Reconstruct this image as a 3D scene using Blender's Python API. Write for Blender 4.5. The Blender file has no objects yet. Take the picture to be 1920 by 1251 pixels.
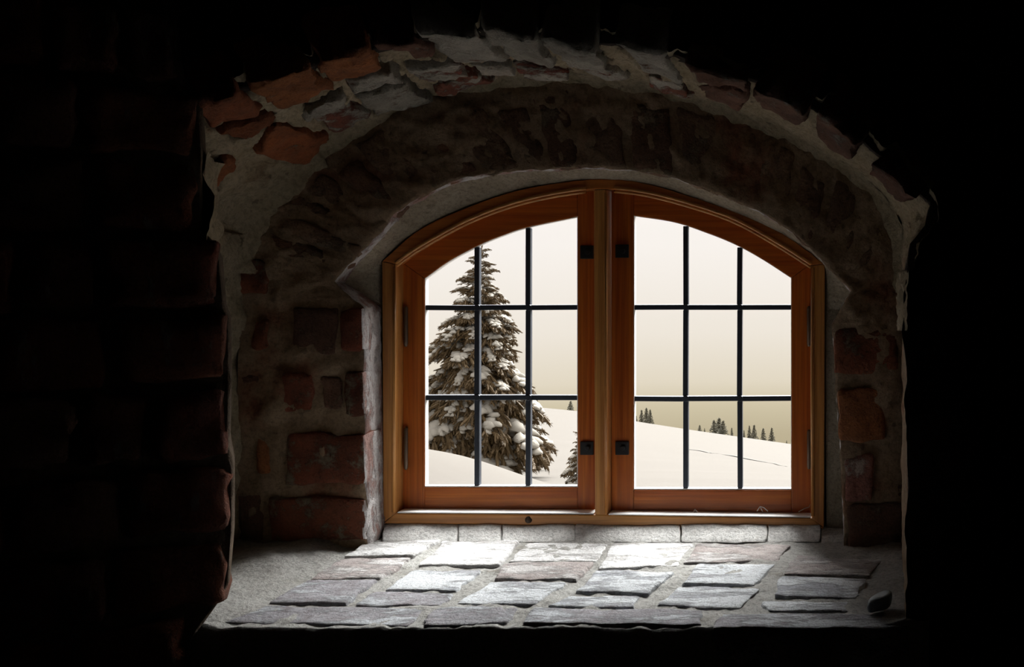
import bpy, bmesh, math, random
from mathutils import Vector, Matrix, noise

random.seed(7)
scene = bpy.context.scene
COL = scene.collection

# ---------------------------------------------------------------- camera
F = 2125.0                    # focal length in pixels of the 1920 x 1251 frame
VX, VY, EYE = 1600.0, 505.0, 1.5   # where the optical axis meets the frame, eye height
cam_d = bpy.data.cameras.new('camera')
cam_d.sensor_width = 36.0
cam_d.lens = F / 1920.0 * 36.0
cam_d.shift_x = -(VX - 960.0) / 1920.0
cam_d.shift_y = -(625.5 - VY) / 1920.0
cam_d.clip_start = 0.02
cam_d.clip_end = 3000
cam = bpy.data.objects.new('camera', cam_d)
COL.objects.link(cam)
cam.location = (0, 0, EYE)
cam.rotation_euler = (math.pi / 2, 0, 0)
scene.camera = cam

# ---------------------------------------------------------------- sky, sun, exposure
def srgb(r, g, b):
    f = lambda c: (c / 255 / 12.92) if c / 255 <= 0.04045 else ((c / 255 + 0.055) / 1.055) ** 2.4
    return (f(r), f(g), f(b), 1)

world = bpy.data.worlds.new('world')
scene.world = world
world.use_nodes = True
nt = world.node_tree
nt.nodes.clear()
tc = nt.nodes.new('ShaderNodeTexCoord')
sx = nt.nodes.new('ShaderNodeSeparateXYZ')
nt.links.new(tc.outputs['Generated'], sx.inputs[0])
mr = nt.nodes.new('ShaderNodeMapRange')            # elevation of the low cloud bank
mr.inputs['From Min'].default_value = -0.20
mr.inputs['From Max'].default_value = 0.20
nt.links.new(sx.outputs['Z'], mr.inputs['Value'])
rp = nt.nodes.new('ShaderNodeValToRGB')
els = [(0.0, srgb(172, 159, 130)), (0.14, srgb(184, 171, 143)), (0.205, srgb(202, 190, 163)), (0.255, srgb(220, 209, 190)),
       (0.36, srgb(232, 223, 212)), (0.55, srgb(242, 235, 230)), (1.0, srgb(244, 240, 238))]
cr = rp.color_ramp
while len(cr.elements) < len(els):
    cr.elements.new(0.5)
for e, (p, c) in zip(cr.elements, els):
    e.position = p
    e.color = c
nt.links.new(mr.outputs[0], rp.inputs[0])
st = nt.nodes.new('ShaderNodeMapRange')            # overcast sky: zenith brighter than the horizon
st.inputs['From Min'].default_value = 0.03
st.inputs['From Max'].default_value = 1.0
st.inputs['To Min'].default_value = 1.2
st.inputs['To Max'].default_value = 2.0
nt.links.new(sx.outputs['Z'], st.inputs['Value'])
bg = nt.nodes.new('ShaderNodeBackground')
nt.links.new(rp.outputs[0], bg.inputs['Color'])
nt.links.new(st.outputs[0], bg.inputs['Strength'])
wo = nt.nodes.new('ShaderNodeOutputWorld')
nt.links.new(bg.outputs[0], wo.inputs[0])

sun_d = bpy.data.lights.new('hazy_sun', 'SUN')
sun_d.energy = 24.0
sun_d.angle = math.radians(54)
sun_d.color = (1.0, 0.985, 0.96)
sun = bpy.data.objects.new('hazy_sun', sun_d)
COL.objects.link(sun)
az, el = math.radians(16), math.radians(45)
to_sun = Vector((math.sin(az) * math.cos(el), math.cos(az) * math.cos(el), math.sin(el)))
sun.rotation_euler = to_sun.to_track_quat('Z', 'Y').to_euler()
sun.location = (6, 12, 18)

scene.view_settings.view_transform = 'Standard'
scene.view_settings.look = 'None'
scene.view_settings.gamma = 1
scene.view_settings.use_curve_mapping = False
scene.view_settings.exposure = 0.0

# ---------------------------------------------------------------- helpers
def W(px, py, D):
    """A point of the place at distance D that is seen at pixel (px, py)."""
    return Vector(((px - VX) * D / F, D, EYE - (py - VY) * D / F))

def lerp(a, b, t):
    return a + (b - a) * t

def nz(p, s, seed=0.0):
    return noise.noise(Vector((p[0] * s + seed, p[1] * s - seed * 1.7, p[2] * s + seed * 0.6)))

def fbm(p, s, seed=0.0, octs=4):
    return noise.fractal(Vector((p[0] * s + seed, p[1] * s - seed * 1.7, p[2] * s + seed * 0.6)), 0.9, 2.1, octs)

def catmull(pts, t):
    n = len(pts) - 1
    x = min(max(t, 0), 1) * n
    i = min(int(x), n - 1)
    f = x - i
    p1, p2 = pts[i], pts[i + 1]
    p0 = pts[i - 1] if i > 0 else p1 * 2 - p2
    p3 = pts[i + 2] if i + 2 <= n else p2 * 2 - p1
    return 0.5 * ((2 * p1) + (p2 - p0) * f + (2 * p0 - 5 * p1 + 4 * p2 - p3) * f * f + (3 * p1 - p0 - 3 * p2 + p3) * f ** 3)

def resample(pts, n=200):
    """Polyline through pts, evenly spaced by length."""
    d = [catmull(pts, i / 1200) for i in range(1201)]
    acc = [0.0]
    for a, b in zip(d, d[1:]):
        acc.append(acc[-1] + (b - a).length)
    out, j = [], 0
    for k in range(n + 1):
        s = acc[-1] * k / n
        while j < 1199 and acc[j + 1] < s:
            j += 1
        f = (s - acc[j]) / max(acc[j + 1] - acc[j], 1e-9)
        out.append(d[j].lerp(d[j + 1], min(max(f, 0), 1)))
    return out

def poly_at(line, t):
    n = len(line) - 1
    x = min(max(t, 0), 1) * n
    i = min(int(x), n - 1)
    return line[i].lerp(line[i + 1], x - i)

def link(name, me, mat=None, parent=None, loc=None):
    o = bpy.data.objects.new(name, me)
    COL.objects.link(o)
    if mat is not None and me is not None and not me.materials:
        for m in (mat if isinstance(mat, (list, tuple)) else [mat]):
            me.materials.append(m)
    if loc is not None:
        o.location = loc
    if parent is not None:
        o.parent = parent
    return o

def mesh(name, verts, faces, smooth=True):
    me = bpy.data.meshes.new(name)
    me.from_pydata([tuple(v) for v in verts], [], faces)
    me.update()
    if smooth:
        me.polygons.foreach_set('use_smooth', [True] * len(me.polygons))
    return me

def fix_normals(me):
    bm = bmesh.new()
    bm.from_mesh(me)
    bmesh.ops.recalc_face_normals(bm, faces=bm.faces)
    bm.to_mesh(me)
    bm.free()

def grid(name, rows, smooth=True):
    """rows: list of equally long lists of points."""
    n = len(rows[0])
    v = [p for r in rows for p in r]
    f = []
    for i in range(len(rows) - 1):
        for j in range(n - 1):
            a = i * n + j
            f.append((a, a + 1, a + n + 1, a + n))
    return mesh(name, v, f, smooth)

def tag(o, label=None, cat=None, group=None, kind=None):
    if label: o['label'] = label
    if cat: o['category'] = cat
    if group: o['group'] = group
    if kind: o['kind'] = kind
    return o

def empty(name, loc=(0, 0, 0)):
    o = bpy.data.objects.new(name, None)
    o.empty_display_size = 0.05
    COL.objects.link(o)
    o.location = loc
    return o

def rel(o, parent):
    """Parent without moving (parent is only translated)."""
    o.parent = parent
    o.location = Vector(o.location) - Vector(parent.location)
    return o

def brick(corners, mat, parent, name='brick', r=0.006, rough=0.0015, n=(7, 5, 4), seed=None, warp=0.0, wz=1.0):
    """Worn brick: a rounded, chipped block stretched over eight corners.
    corners[0..3] one face (u0v0,u1v0,u1v1,u0v1), corners[4..7] the opposite face (w1)."""
    c = [Vector(p) for p in corners]
    ctr = sum(c, Vector()) / 8
    du = ((c[1] - c[0]).length + (c[2] - c[3]).length) / 2
    dv = ((c[3] - c[0]).length + (c[2] - c[1]).length) / 2
    dw = (c[4] - c[0]).length
    sd = random.uniform(0, 90) if seed is None else seed
    rr = min(r, 0.45 * min(du, dv, dw))
    idx, verts, faces = {}, [], []
    nu, nv, nw = n
    def spread(i, k):          # points denser near the edges
        t = i / k
        return 0.5 - 0.5 * math.cos(math.pi * t) if k > 2 else t
    def vid(i, j, k):
        key = (i, j, k)
        if key in idx: return idx[key]
        p = Vector(((spread(i, nu) - .5) * du, (spread(j, nv) - .5) * dv, (spread(k, nw) - .5) * dw))
        h = Vector((max(du / 2 - rr, 0), max(dv / 2 - rr, 0), max(dw / 2 - rr, 0)))
        q = Vector([max(-h[a], min(h[a], p[a])) for a in range(3)])
        d = p - q
        if d.length > 1e-9:
            p = q + d.normalized() * min(d.length, rr)
        u, v, w = p.x / du + .5, p.y / dv + .5, p.z / dw + .5
        a = c[0].lerp(c[1], u).lerp(c[3].lerp(c[2], u), v)
        b = c[4].lerp(c[5], u).lerp(c[7].lerp(c[6], u), v)
        g = a.lerp(b, w)
        out = (g - ctr).normalized()
        g = g + out * (fbm(g, 45, sd, 3) * rough + nz(g, 140, sd) * rough * 0.5)
        if warp:
            g = g + Vector((nz(g, 22, sd + 5), nz(g, 22, sd + 9), nz(g, 22, sd + 13) * wz)) * warp + Vector((nz(g, 70, sd + 25), nz(g, 70, sd + 29), nz(g, 70, sd + 23) * wz)) * warp * 0.5
        idx[key] = len(verts)
        verts.append(g - ctr)
        return idx[key]
    for k, flip in ((0, True), (nw, False)):
        for i in range(nu):
            for j in range(nv):
                f = (vid(i, j, k), vid(i + 1, j, k), vid(i + 1, j + 1, k), vid(i, j + 1, k))
                faces.append(f[::-1] if flip else f)
    for j, flip in ((0, False), (nv, True)):
        for i in range(nu):
            for k in range(nw):
                f = (vid(i, j, k), vid(i + 1, j, k), vid(i + 1, j, k + 1), vid(i, j, k + 1))
                faces.append(f[::-1] if flip else f)
    for i, flip in ((0, True), (nu, False)):
        for j in range(nv):
            for k in range(nw):
                f = (vid(i, j, k), vid(i, j + 1, k), vid(i, j + 1, k + 1), vid(i, j, k + 1))
                faces.append(f[::-1] if flip else f)
    me = mesh(name, verts, faces)
    fix_normals(me)
    o = link(name, me, mat, None, ctr)
    if parent is not None:
        rel(o, parent)
    return o

def prism(name, poly, depth, mat, parent, bevel=0.0):
    """Front outline (points with the same y) pulled straight back by depth."""
    n = len(poly)
    ctr = sum(poly, Vector()) / n + Vector((0, depth / 2, 0))
    v = [p - ctr for p in poly] + [p + Vector((0, depth, 0)) - ctr for p in poly]
    bm = bmesh.new()
    bv = [bm.verts.new(p) for p in v]
    bm.faces.new(bv[:n])
    bm.faces.new(bv[n:][::-1])
    for i in range(n):
        j = (i + 1) % n
        bm.faces.new((bv[j], bv[i], bv[n + i], bv[n + j]))
    bmesh.ops.recalc_face_normals(bm, faces=bm.faces)
    if bevel:
        es = [e for e in bm.edges if len(e.link_faces) == 2 and e.calc_face_angle(0) > 0.6]
        bmesh.ops.bevel(bm, geom=es, offset=bevel, segments=2, affect='EDGES', profile=0.6)
    me = bpy.data.meshes.new(name)
    bm.to_mesh(me)
    bm.free()
    o = link(name, me, mat, None, ctr)
    if parent is not None:
        rel(o, parent)
    return o

def tube(name, pts, radii, mat, parent, sides=8):
    ctr = sum(pts, Vector()) / len(pts)
    verts, faces = [], []
    for i, p in enumerate(pts):
        a = pts[max(i - 1, 0)]
        b = pts[min(i + 1, len(pts) - 1)]
        t = (b - a).normalized()
        x = t.cross(Vector((0, 1, 0)))
        if x.length < 0.1: x = t.cross(Vector((1, 0, 0)))
        x.normalize()
        y = t.cross(x).normalized()
        r = radii[i] if isinstance(radii, (list, tuple)) else radii
        for k in range(sides):
            an = 2 * math.pi * k / sides
            verts.append(p + (x * math.cos(an) + y * math.sin(an)) * r - ctr)
    for i in range(len(pts) - 1):
        for k in range(sides):
            k2 = (k + 1) % sides
            faces.append((i * sides + k, i * sides + k2, (i + 1) * sides + k2, (i + 1) * sides + k))
    faces.append(tuple(range(sides))[::-1])
    faces.append(tuple(range((len(pts) - 1) * sides, len(pts) * sides)))
    me = mesh(name, verts, faces)
    fix_normals(me)
    o = link(name, me, mat, None, ctr)
    if parent is not None:
        rel(o, parent)
    return o

# ---------------------------------------------------------------- materials
def new_mat(name):
    m = bpy.data.materials.new(name)
    m.use_nodes = True
    n = m.node_tree
    return m, n, n.nodes['Principled BSDF']

def nnoise(n, coord, scale, detail=6, rough=0.6, vec_scale=None):
    t = n.nodes.new('ShaderNodeTexNoise')
    t.inputs['Scale'].default_value = scale
    t.inputs['Detail'].default_value = detail
    t.inputs['Roughness'].default_value = rough
    if vec_scale:
        mp = n.nodes.new('ShaderNodeMapping')
        mp.inputs['Scale'].default_value = vec_scale
        n.links.new(coord, mp.inputs['Vector'])
        coord = mp.outputs[0]
    n.links.new(coord, t.inputs['Vector'])
    return t

def nramp(n, src, stops):
    r = n.nodes.new('ShaderNodeValToRGB')
    e = r.color_ramp.elements
    while len(e) < len(stops): e.new(0.5)
    for x, (p, c) in zip(e, stops):
        x.position = p
        x.color = c if len(c) == 4 else (*c, 1)
    n.links.new(src, r.inputs[0])
    return r

def nmix(n, fac, a, b, mode='MIX'):
    m = n.nodes.new('ShaderNodeMix')
    m.data_type = 'RGBA'
    m.blend_type = mode
    for s, v in ((m.inputs[0], fac), (m.inputs[6], a), (m.inputs[7], b)):
        if hasattr(v, 'is_output'): n.links.new(v, s)
        else: s.default_value = v
    return m.outputs[2]

def nbump(n, bsdf, h, strength, dist):
    b = n.nodes.new('ShaderNodeBump')
    b.inputs['Strength'].default_value = strength
    b.inputs['Distance'].default_value = dist
    n.links.new(h, b.inputs['Height'])
    n.links.new(b.outputs[0], bsdf.inputs['Normal'])

def world_pos(n):
    g = n.nodes.new('ShaderNodeNewGeometry')
    return g.outputs['Position']

def brick_mat(name, cols, wash=0.3, wash_col=(0.55, 0.52, 0.47), streak=(1, 1, 1), dirt=0.5, scale=1.0, pit=0.6):
    """Fired clay with a flaking limewash; wash = share of the surface still white."""
    m, n, b = new_mat(name)
    pos = world_pos(n)
    oi = n.nodes.new('ShaderNodeObjectInfo')
    tone = nramp(n, oi.outputs['Random'], [(i / (len(cols) - 1), c) for i, c in enumerate(cols)])
    t1 = nnoise(n, pos, 38 * scale, 8, 0.65)
    clay = nmix(n, nramp(n, t1.outputs[0], [(0.3, (0, 0, 0)), (0.72, (1, 1, 1))]).outputs[0], tone.outputs[0],
                nmix(n, 0.6, tone.outputs[0], (0.10, 0.055, 0.04, 1)))
    t2 = nnoise(n, pos, 22 * scale, 9, 0.72, streak)
    lo = 0.5 + (0.5 - wash) * 0.55
    wm = nramp(n, t2.outputs[0], [(max(lo - 0.035, 0), (0, 0, 0)), (min(lo + 0.035, 1), (1, 1, 1))])
    t4 = nnoise(n, pos, 60, 5, 0.6)
    wc = nmix(n, t4.outputs[0], (*[c * 0.72 for c in wash_col], 1), (*wash_col, 1))
    col = nmix(n, wm.outputs[0], clay, wc)
    t3 = nnoise(n, pos, 9, 4, 0.55)
    dm = nramp(n, t3.outputs[0], [(0.38, (1 - dirt,) * 3), (0.62, (1, 1, 1))])
    col = nmix(n, 1.0, col, dm.outputs[0], 'MULTIPLY')
    b.inputs['Roughness'].default_value = 0.9
    b.inputs['Specular IOR Level'].default_value = 0.2
    t6 = nnoise(n, pos, 95, 5, 0.7, streak)
    pits = nramp(n, t6.outputs[0], [(0.33, (0.30, 0.28, 0.26)), (0.43, (1, 1, 1))])
    col = nmix(n, pit, col, pits.outputs[0], 'MULTIPLY')
    t7 = nnoise(n, pos, 330, 4, 0.7)
    col = nmix(n, 0.7, col, nramp(n, t7.outputs[0], [(0.36, (0.68, 0.68, 0.68)), (0.56, (1.08, 1.08, 1.08))]).outputs[0], 'MULTIPLY')
    t5 = nnoise(n, pos, 170, 6, 0.7)
    n.links.new(col, b.inputs['Base Color'])
    mx = n.nodes.new('ShaderNodeMath'); mx.operation = 'MULTIPLY_ADD'
    n.links.new(wm.outputs[0], mx.inputs[0]); mx.inputs[1].default_value = 0.5
    n.links.new(t5.outputs[0], mx.inputs[2])
    nbump(n, b, mx.outputs[0], 1.0, 0.006)
    return m

def plaster_mat(name, c1, c2, c3=None, scale=14, bump=0.8, grit=160, spots=0.0, patch=0.0):
    m, n, b = new_mat(name)
    pos = world_pos(n)
    t1 = nnoise(n, pos, scale, 8, 0.62)
    col = nmix(n, nramp(n, t1.outputs[0], [(0.32, (0, 0, 0)), (0.68, (1, 1, 1))]).outputs[0], (*c1, 1), (*c2, 1))
    if c3:
        t2 = nnoise(n, pos, scale * 0.55, 5, 0.6)
        col = nmix(n, nramp(n, t2.outputs[0], [(0.55 - patch, (0, 0, 0)), (0.66 - patch, (1, 1, 1))]).outputs[0], col, (*c3, 1))
    t3 = nnoise(n, pos, grit, 6, 0.75)
    col = nmix(n, 0.55, col, nramp(n, t3.outputs[0], [(0.38, (0.45, 0.45, 0.45)), (0.55, (1.1, 1.1, 1.1))]).outputs[0], 'MULTIPLY')
    if spots:
        t4 = nnoise(n, pos, 48, 3, 0.5)
        col = nmix(n, nramp(n, t4.outputs[0], [(0.66, (0, 0, 0)), (0.7, (spots,) * 3)]).outputs[0], col, (0.06, 0.045, 0.035, 1))
    n.links.new(col, b.inputs['Base Color'])
    b.inputs['Roughness'].default_value = 0.95
    b.inputs['Specular IOR Level'].default_value = 0.15
    nbump(n, b, t3.outputs[0], bump, 0.009)
    return m

def wood_mat(name, c1, c2, axis, rough=0.35):
    m, n, b = new_mat(name)
    pos = world_pos(n)
    s = [26, 26, 26]; s[axis] = 1.2
    t1 = nnoise(n, pos, 3.0, 6, 0.6, tuple(s))
    s2 = [120, 120, 120]; s2[axis] = 3
    t2 = nnoise(n, pos, 2.0, 4, 0.6, tuple(s2))
    col = nmix(n, nramp(n, t1.outputs[0], [(0.35, (0, 0, 0)), (0.65, (1, 1, 1))]).outputs[0], (*c1, 1), (*c2, 1))
    col = nmix(n, 0.6, col, nramp(n, t2.outputs[0], [(0.35, (0.5, 0.42, 0.38)), (0.6, (1, 1, 1))]).outputs[0], 'MULTIPLY')
    n.links.new(col, b.inputs['Base Color'])
    b.inputs['Roughness'].default_value = rough
    b.inputs['Specular IOR Level'].default_value = 0.4
    nbump(n, b, t2.outputs[0], 0.12, 0.002)
    return m

def flat_mat(name, col, rough=0.6, metal=0.0, var=0.25, scale=60, bump=0.2):
    m, n, b = new_mat(name)
    pos = world_pos(n)
    t = nnoise(n, pos, scale, 5, 0.6)
    c = nmix(n, t.outputs[0], (*[x * (1 - var) for x in col], 1), (*[min(1, x * (1 + var)) for x in col], 1))
    n.links.new(c, b.inputs['Base Color'])
    b.inputs['Roughness'].default_value = rough
    b.inputs['Metallic'].default_value = metal
    nbump(n, b, t.outputs[0], bump, 0.003)
    return m

M = {}
M['vault_red'] = brick_mat('vault_brick_red', [(0.42, 0.13, 0.05), (0.48, 0.17, 0.06), (0.36, 0.11, 0.05)], 0.16, (0.55, 0.5, 0.42), dirt=0.35)
M['vault_mid'] = brick_mat('vault_brick_flaking', [(0.36, 0.13, 0.085), (0.32, 0.105, 0.075)], 0.5, (0.60, 0.56, 0.48), streak=(0.5, 1.0, 2.0), dirt=0.3)
M['vault_white'] = brick_mat('vault_brick_limewashed', [(0.30, 0.18, 0.12), (0.34, 0.16, 0.11)], 0.74, (0.58, 0.54, 0.46), streak=(0.6, 1.0, 1.6), dirt=0.4)
M['vault_brown'] = brick_mat('vault_brick_brown', [(0.30, 0.16, 0.11), (0.27, 0.13, 0.09)], 0.3, (0.46, 0.40, 0.34), dirt=0.4)
M['vault_mortar'] = plaster_mat('vault_mortar', (0.42, 0.34, 0.22), (0.58, 0.49, 0.35), (0.26, 0.17, 0.10), 16, 1.0, 130, 0.5, -0.06)
M['pier_brick'] = brick_mat('pier_brick', [(0.34, 0.105, 0.06), (0.40, 0.14, 0.075), (0.30, 0.09, 0.055)], 0.38, (0.42, 0.34, 0.25), dirt=0.4)
M['pier_orange'] = brick_mat('pier_brick_orange', [(0.48, 0.19, 0.075), (0.44, 0.17, 0.07)], 0.12, (0.42, 0.34, 0.25), dirt=0.25)
M['pier_pink'] = brick_mat('pier_brick_pink', [(0.50, 0.22, 0.18), (0.46, 0.2, 0.16)], 0.35, (0.62, 0.5, 0.44), dirt=0.2)
M['pier_dusty'] = brick_mat('pier_brick_dusty', [(0.30, 0.17, 0.12), (0.26, 0.14, 0.10)], 0.35, (0.36, 0.28, 0.2), dirt=0.4)
M['reveal_wash'] = brick_mat('reveal_limewash', [(0.66, 0.42, 0.38), (0.7, 0.45, 0.40)], 0.55, (0.86, 0.82, 0.82), streak=(1, 1, 0.5), dirt=0.15)
M['face_plaster'] = plaster_mat('niche_face_plaster', (0.27, 0.19, 0.125), (0.37, 0.275, 0.19), (0.25, 0.115, 0.07), 11, 0.6, 140, 0.4, 0.0)
M['voussoir'] = brick_mat('arch_brick_washed', [(0.30, 0.17, 0.11), (0.34, 0.23, 0.155), (0.29, 0.135, 0.085)], 0.35, (0.34, 0.26, 0.185), dirt=0.35)
M['fillet'] = plaster_mat('fillet_mortar', (0.30, 0.25, 0.18), (0.40, 0.34, 0.26), None, 20, 0.6, 200, 0.3)
M['ledge'] = plaster_mat('ledge_mortar', (0.80, 0.80, 0.79), (0.94, 0.94, 0.93), None, 24, 0.7, 190, 0.2)
M['sill_mortar'] = plaster_mat('sill_mortar', (0.42, 0.41, 0.39), (0.60, 0.60, 0.58), (0.34, 0.32, 0.28), 18, 1.0, 170, 0.2, -0.04)
M['sill_blue'] = brick_mat('sill_brick_cool_lit', [(0.58, 0.62, 0.70), (0.64, 0.67, 0.73), (0.54, 0.57, 0.65)], 0.58, (0.86, 0.90, 0.95), streak=(0.5, 1.4, 1), dirt=0.15)  # cool cast of the sill light put into the pale and grey bricks
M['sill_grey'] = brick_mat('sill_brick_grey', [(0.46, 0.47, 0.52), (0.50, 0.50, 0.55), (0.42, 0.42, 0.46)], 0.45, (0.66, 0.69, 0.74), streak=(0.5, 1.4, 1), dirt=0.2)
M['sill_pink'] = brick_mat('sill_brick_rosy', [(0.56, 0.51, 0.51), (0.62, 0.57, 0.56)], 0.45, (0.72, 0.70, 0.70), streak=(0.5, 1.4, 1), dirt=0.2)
M['sill_white'] = brick_mat('sill_brick_white', [(0.84, 0.84, 0.85), (0.88, 0.88, 0.88)], 0.6, (0.95, 0.95, 0.96), streak=(0.5, 1.4, 1), dirt=0.1)  # row by the window: blown-out light put into the brick colour
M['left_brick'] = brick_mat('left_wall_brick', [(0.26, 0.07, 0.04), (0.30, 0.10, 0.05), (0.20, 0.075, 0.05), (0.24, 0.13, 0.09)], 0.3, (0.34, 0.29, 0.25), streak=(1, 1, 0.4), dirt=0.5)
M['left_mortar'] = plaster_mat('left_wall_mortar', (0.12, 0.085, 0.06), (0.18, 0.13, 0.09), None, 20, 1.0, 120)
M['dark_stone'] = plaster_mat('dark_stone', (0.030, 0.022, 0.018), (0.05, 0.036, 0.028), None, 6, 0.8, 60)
M['room_stone'] = plaster_mat('room_stone', (0.26, 0.2, 0.16), (0.36, 0.28, 0.22), None, 6, 0.8, 60)
M['render_out'] = plaster_mat('outer_render', (0.5, 0.48, 0.45), (0.6, 0.58, 0.54), None, 6, 0.5, 60)
FC1, FC2 = (0.50, 0.20, 0.055), (0.68, 0.32, 0.09)  # jambs and sill honey-pale: window light put into the wood colour
SC1, SC2 = (0.46, 0.11, 0.018), (0.60, 0.175, 0.028)
M['frame_v'] = wood_mat('frame_wood_lit_upright', FC1, FC2, 2)
M['frame_h'] = wood_mat('frame_wood_lit_level', FC1, FC2, 0)
M['frame_head'] = wood_mat('frame_wood_arched', (0.46, 0.14, 0.03), (0.60, 0.21, 0.045), 0)
M['sash_v'] = wood_mat('sash_wood_upright', SC1, SC2, 2)
M['sash_h'] = wood_mat('sash_wood_level', SC1, SC2, 0)
M['lead'] = flat_mat('leaded_bar', (0.055, 0.065, 0.085), 0.55, 0.5)
M['iron'] = flat_mat('black_iron', (0.02, 0.02, 0.021), 0.55, 0.4)
M['hinge'] = flat_mat('hinge_steel', (0.16, 0.12, 0.09), 0.5, 0.7)
M['white'] = flat_mat('plain_white', (0.80, 0.80, 0.79), 0.5, 0, 0.05, 40, 0.1)
M['knot'] = flat_mat('wood_knot', (0.05, 0.028, 0.014), 0.5, 0)
M['pebble'] = flat_mat('dark_pebble', (0.11, 0.145, 0.16), 0.5, 0, 0.4, 90, 0.4)
M['web'] = flat_mat('cobweb', (0.5, 0.45, 0.4), 0.8)
M['bark'] = flat_mat('spruce_bark', (0.045, 0.03, 0.02), 0.9, 0, 0.4, 20, 0.6)
M['needles'] = flat_mat('spruce_needles', (0.095, 0.058, 0.021), 0.7, 0, 0.5, 5, 0.1)
M['far_needles'] = flat_mat('hazed_spruce_needles', (0.075, 0.068, 0.042), 0.8, 0, 0.3, 0.5, 0.1)  # greyer than the near needles: distance haze put into the colour

m, n, b = new_mat('snow')
pos = world_pos(n)
t = nnoise(n, pos, 0.35, 5, 0.5)
n.links.new(nmix(n, t.outputs[0], (0.087, 0.0785, 0.069, 1), (0.095, 0.086, 0.076, 1)), b.inputs['Base Color'])
b.inputs['Roughness'].default_value = 0.8
b.inputs['Specular IOR Level'].default_value = 0.1
t2 = nnoise(n, pos, 2.5, 4, 0.5)
nbump(n, b, t2.outputs[0], 0.15, 0.05)
M['snow'] = m
m, n, b = new_mat('track_snow')
b.inputs['Base Color'].default_value = (0.074, 0.066, 0.057, 1)
b.inputs['Roughness'].default_value = 0.9
M['track'] = m
M['bough_snow'] = flat_mat('bough_snow_lifted', (0.31, 0.285, 0.245), 0.85, 0, 0.06, 6, 0.1)  # brighter copy of the snow: light missing on the boughs put into colour

m, n, b = new_mat('window_glass')
n.nodes.remove(b)
tr = n.nodes.new('ShaderNodeBsdfTransparent')
tr.inputs['Color'].default_value = (0.97, 0.975, 0.97, 1)
gl = n.nodes.new('ShaderNodeBsdfGlossy')
gl.inputs['Roughness'].default_value = 0.02
ge = n.nodes.new('ShaderNodeNewGeometry')             # thin-glass reflectance, the same from both faces
dt = n.nodes.new('ShaderNodeVectorMath'); dt.operation = 'DOT_PRODUCT'
n.links.new(ge.outputs['Normal'], dt.inputs[0]); n.links.new(ge.outputs['Incoming'], dt.inputs[1])
ab = n.nodes.new('ShaderNodeMath'); ab.operation = 'ABSOLUTE'; n.links.new(dt.outputs['Value'], ab.inputs[0])
om = n.nodes.new('ShaderNodeMath'); om.operation = 'SUBTRACT'; om.inputs[0].default_value = 1.0; n.links.new(ab.outputs[0], om.inputs[1])
pw = n.nodes.new('ShaderNodeMath'); pw.operation = 'POWER'; n.links.new(om.outputs[0], pw.inputs[0]); pw.inputs[1].default_value = 5.0
fr = n.nodes.new('ShaderNodeMath'); fr.operation = 'MULTIPLY_ADD'; n.links.new(pw.outputs[0], fr.inputs[0]); fr.inputs[1].default_value = 0.9; fr.inputs[2].default_value = 0.03
ms = n.nodes.new('ShaderNodeMixShader')
n.links.new(fr.outputs[0], ms.inputs[0])
n.links.new(tr.outputs[0], ms.inputs[1])
n.links.new(gl.outputs[0], ms.inputs[2])
n.links.new(ms.outputs[0], n.nodes['Material Output'].inputs[0])
M['glass'] = m

# ---------------------------------------------------------------- depths of the place
DF, DB, DW, DS, DG = 1.35, 1.70, 1.76, 1.79, 1.797    # room face, niche back, frame, sash, glass
SILL = EYE - 0.423
SLP = 0.0263                      # the sill rises a little towards the window
def Ds(py):                       # distance of the sill surface seen at row py
    return (0.423 + SLP * 1.35) / ((py - VY) / F + SLP)
def zs(D):
    return SILL + SLP * (D - 1.35)

# ---------------------------------------------------------------- niche vault
front_px = [(150, 620), (150, 520), (152, 430), (165, 355), (225, 290), (300, 235), (385, 192), (440, 168), (520, 143), (600, 113), (700, 88), (800, 66),
            (900, 57), (1010, 66), (1150, 80), (1270, 108), (1420, 150), (1490, 184), (1560, 222), (1650, 292), (1715, 350), (1744, 385), (1736, 424), (1708, 456), (1696, 520), (1692, 620)]
back_px = [(449, 620), (450, 560), (452, 490), (460, 425), (490, 372), (545, 325), (610, 275), (660, 245), (715, 215), (780, 185), (860, 162), (920, 154),
           (1000, 148), (1080, 146), (1180, 154), (1270, 172), (1360, 200), (1420, 225), (1490, 257), (1570, 302), (1620, 338), (1660, 380), (1684, 425), (1691, 480), (1693, 540), (1695, 620)]
FL = resample([W(x, y, DF) for x, y in front_px], 400)
BL = resample([W(x, y, DB) for x, y in back_px], 400)
def vault(t, s):
    return poly_at(FL, t).lerp(poly_at(BL, t), s)
def vault_n(t, s):                # inward (into the niche)
    a = vault(min(t + 0.004, 1), s) - vault(max(t - 0.004, 0), s)
    d = vault(t, 1) - vault(t, 0)
    nn = a.cross(d).normalized()
    c = Vector((-0.4, 1.5, 1.25)) - vault(t, s)
    return nn if nn.dot(c) > 0 else -nn

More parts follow.
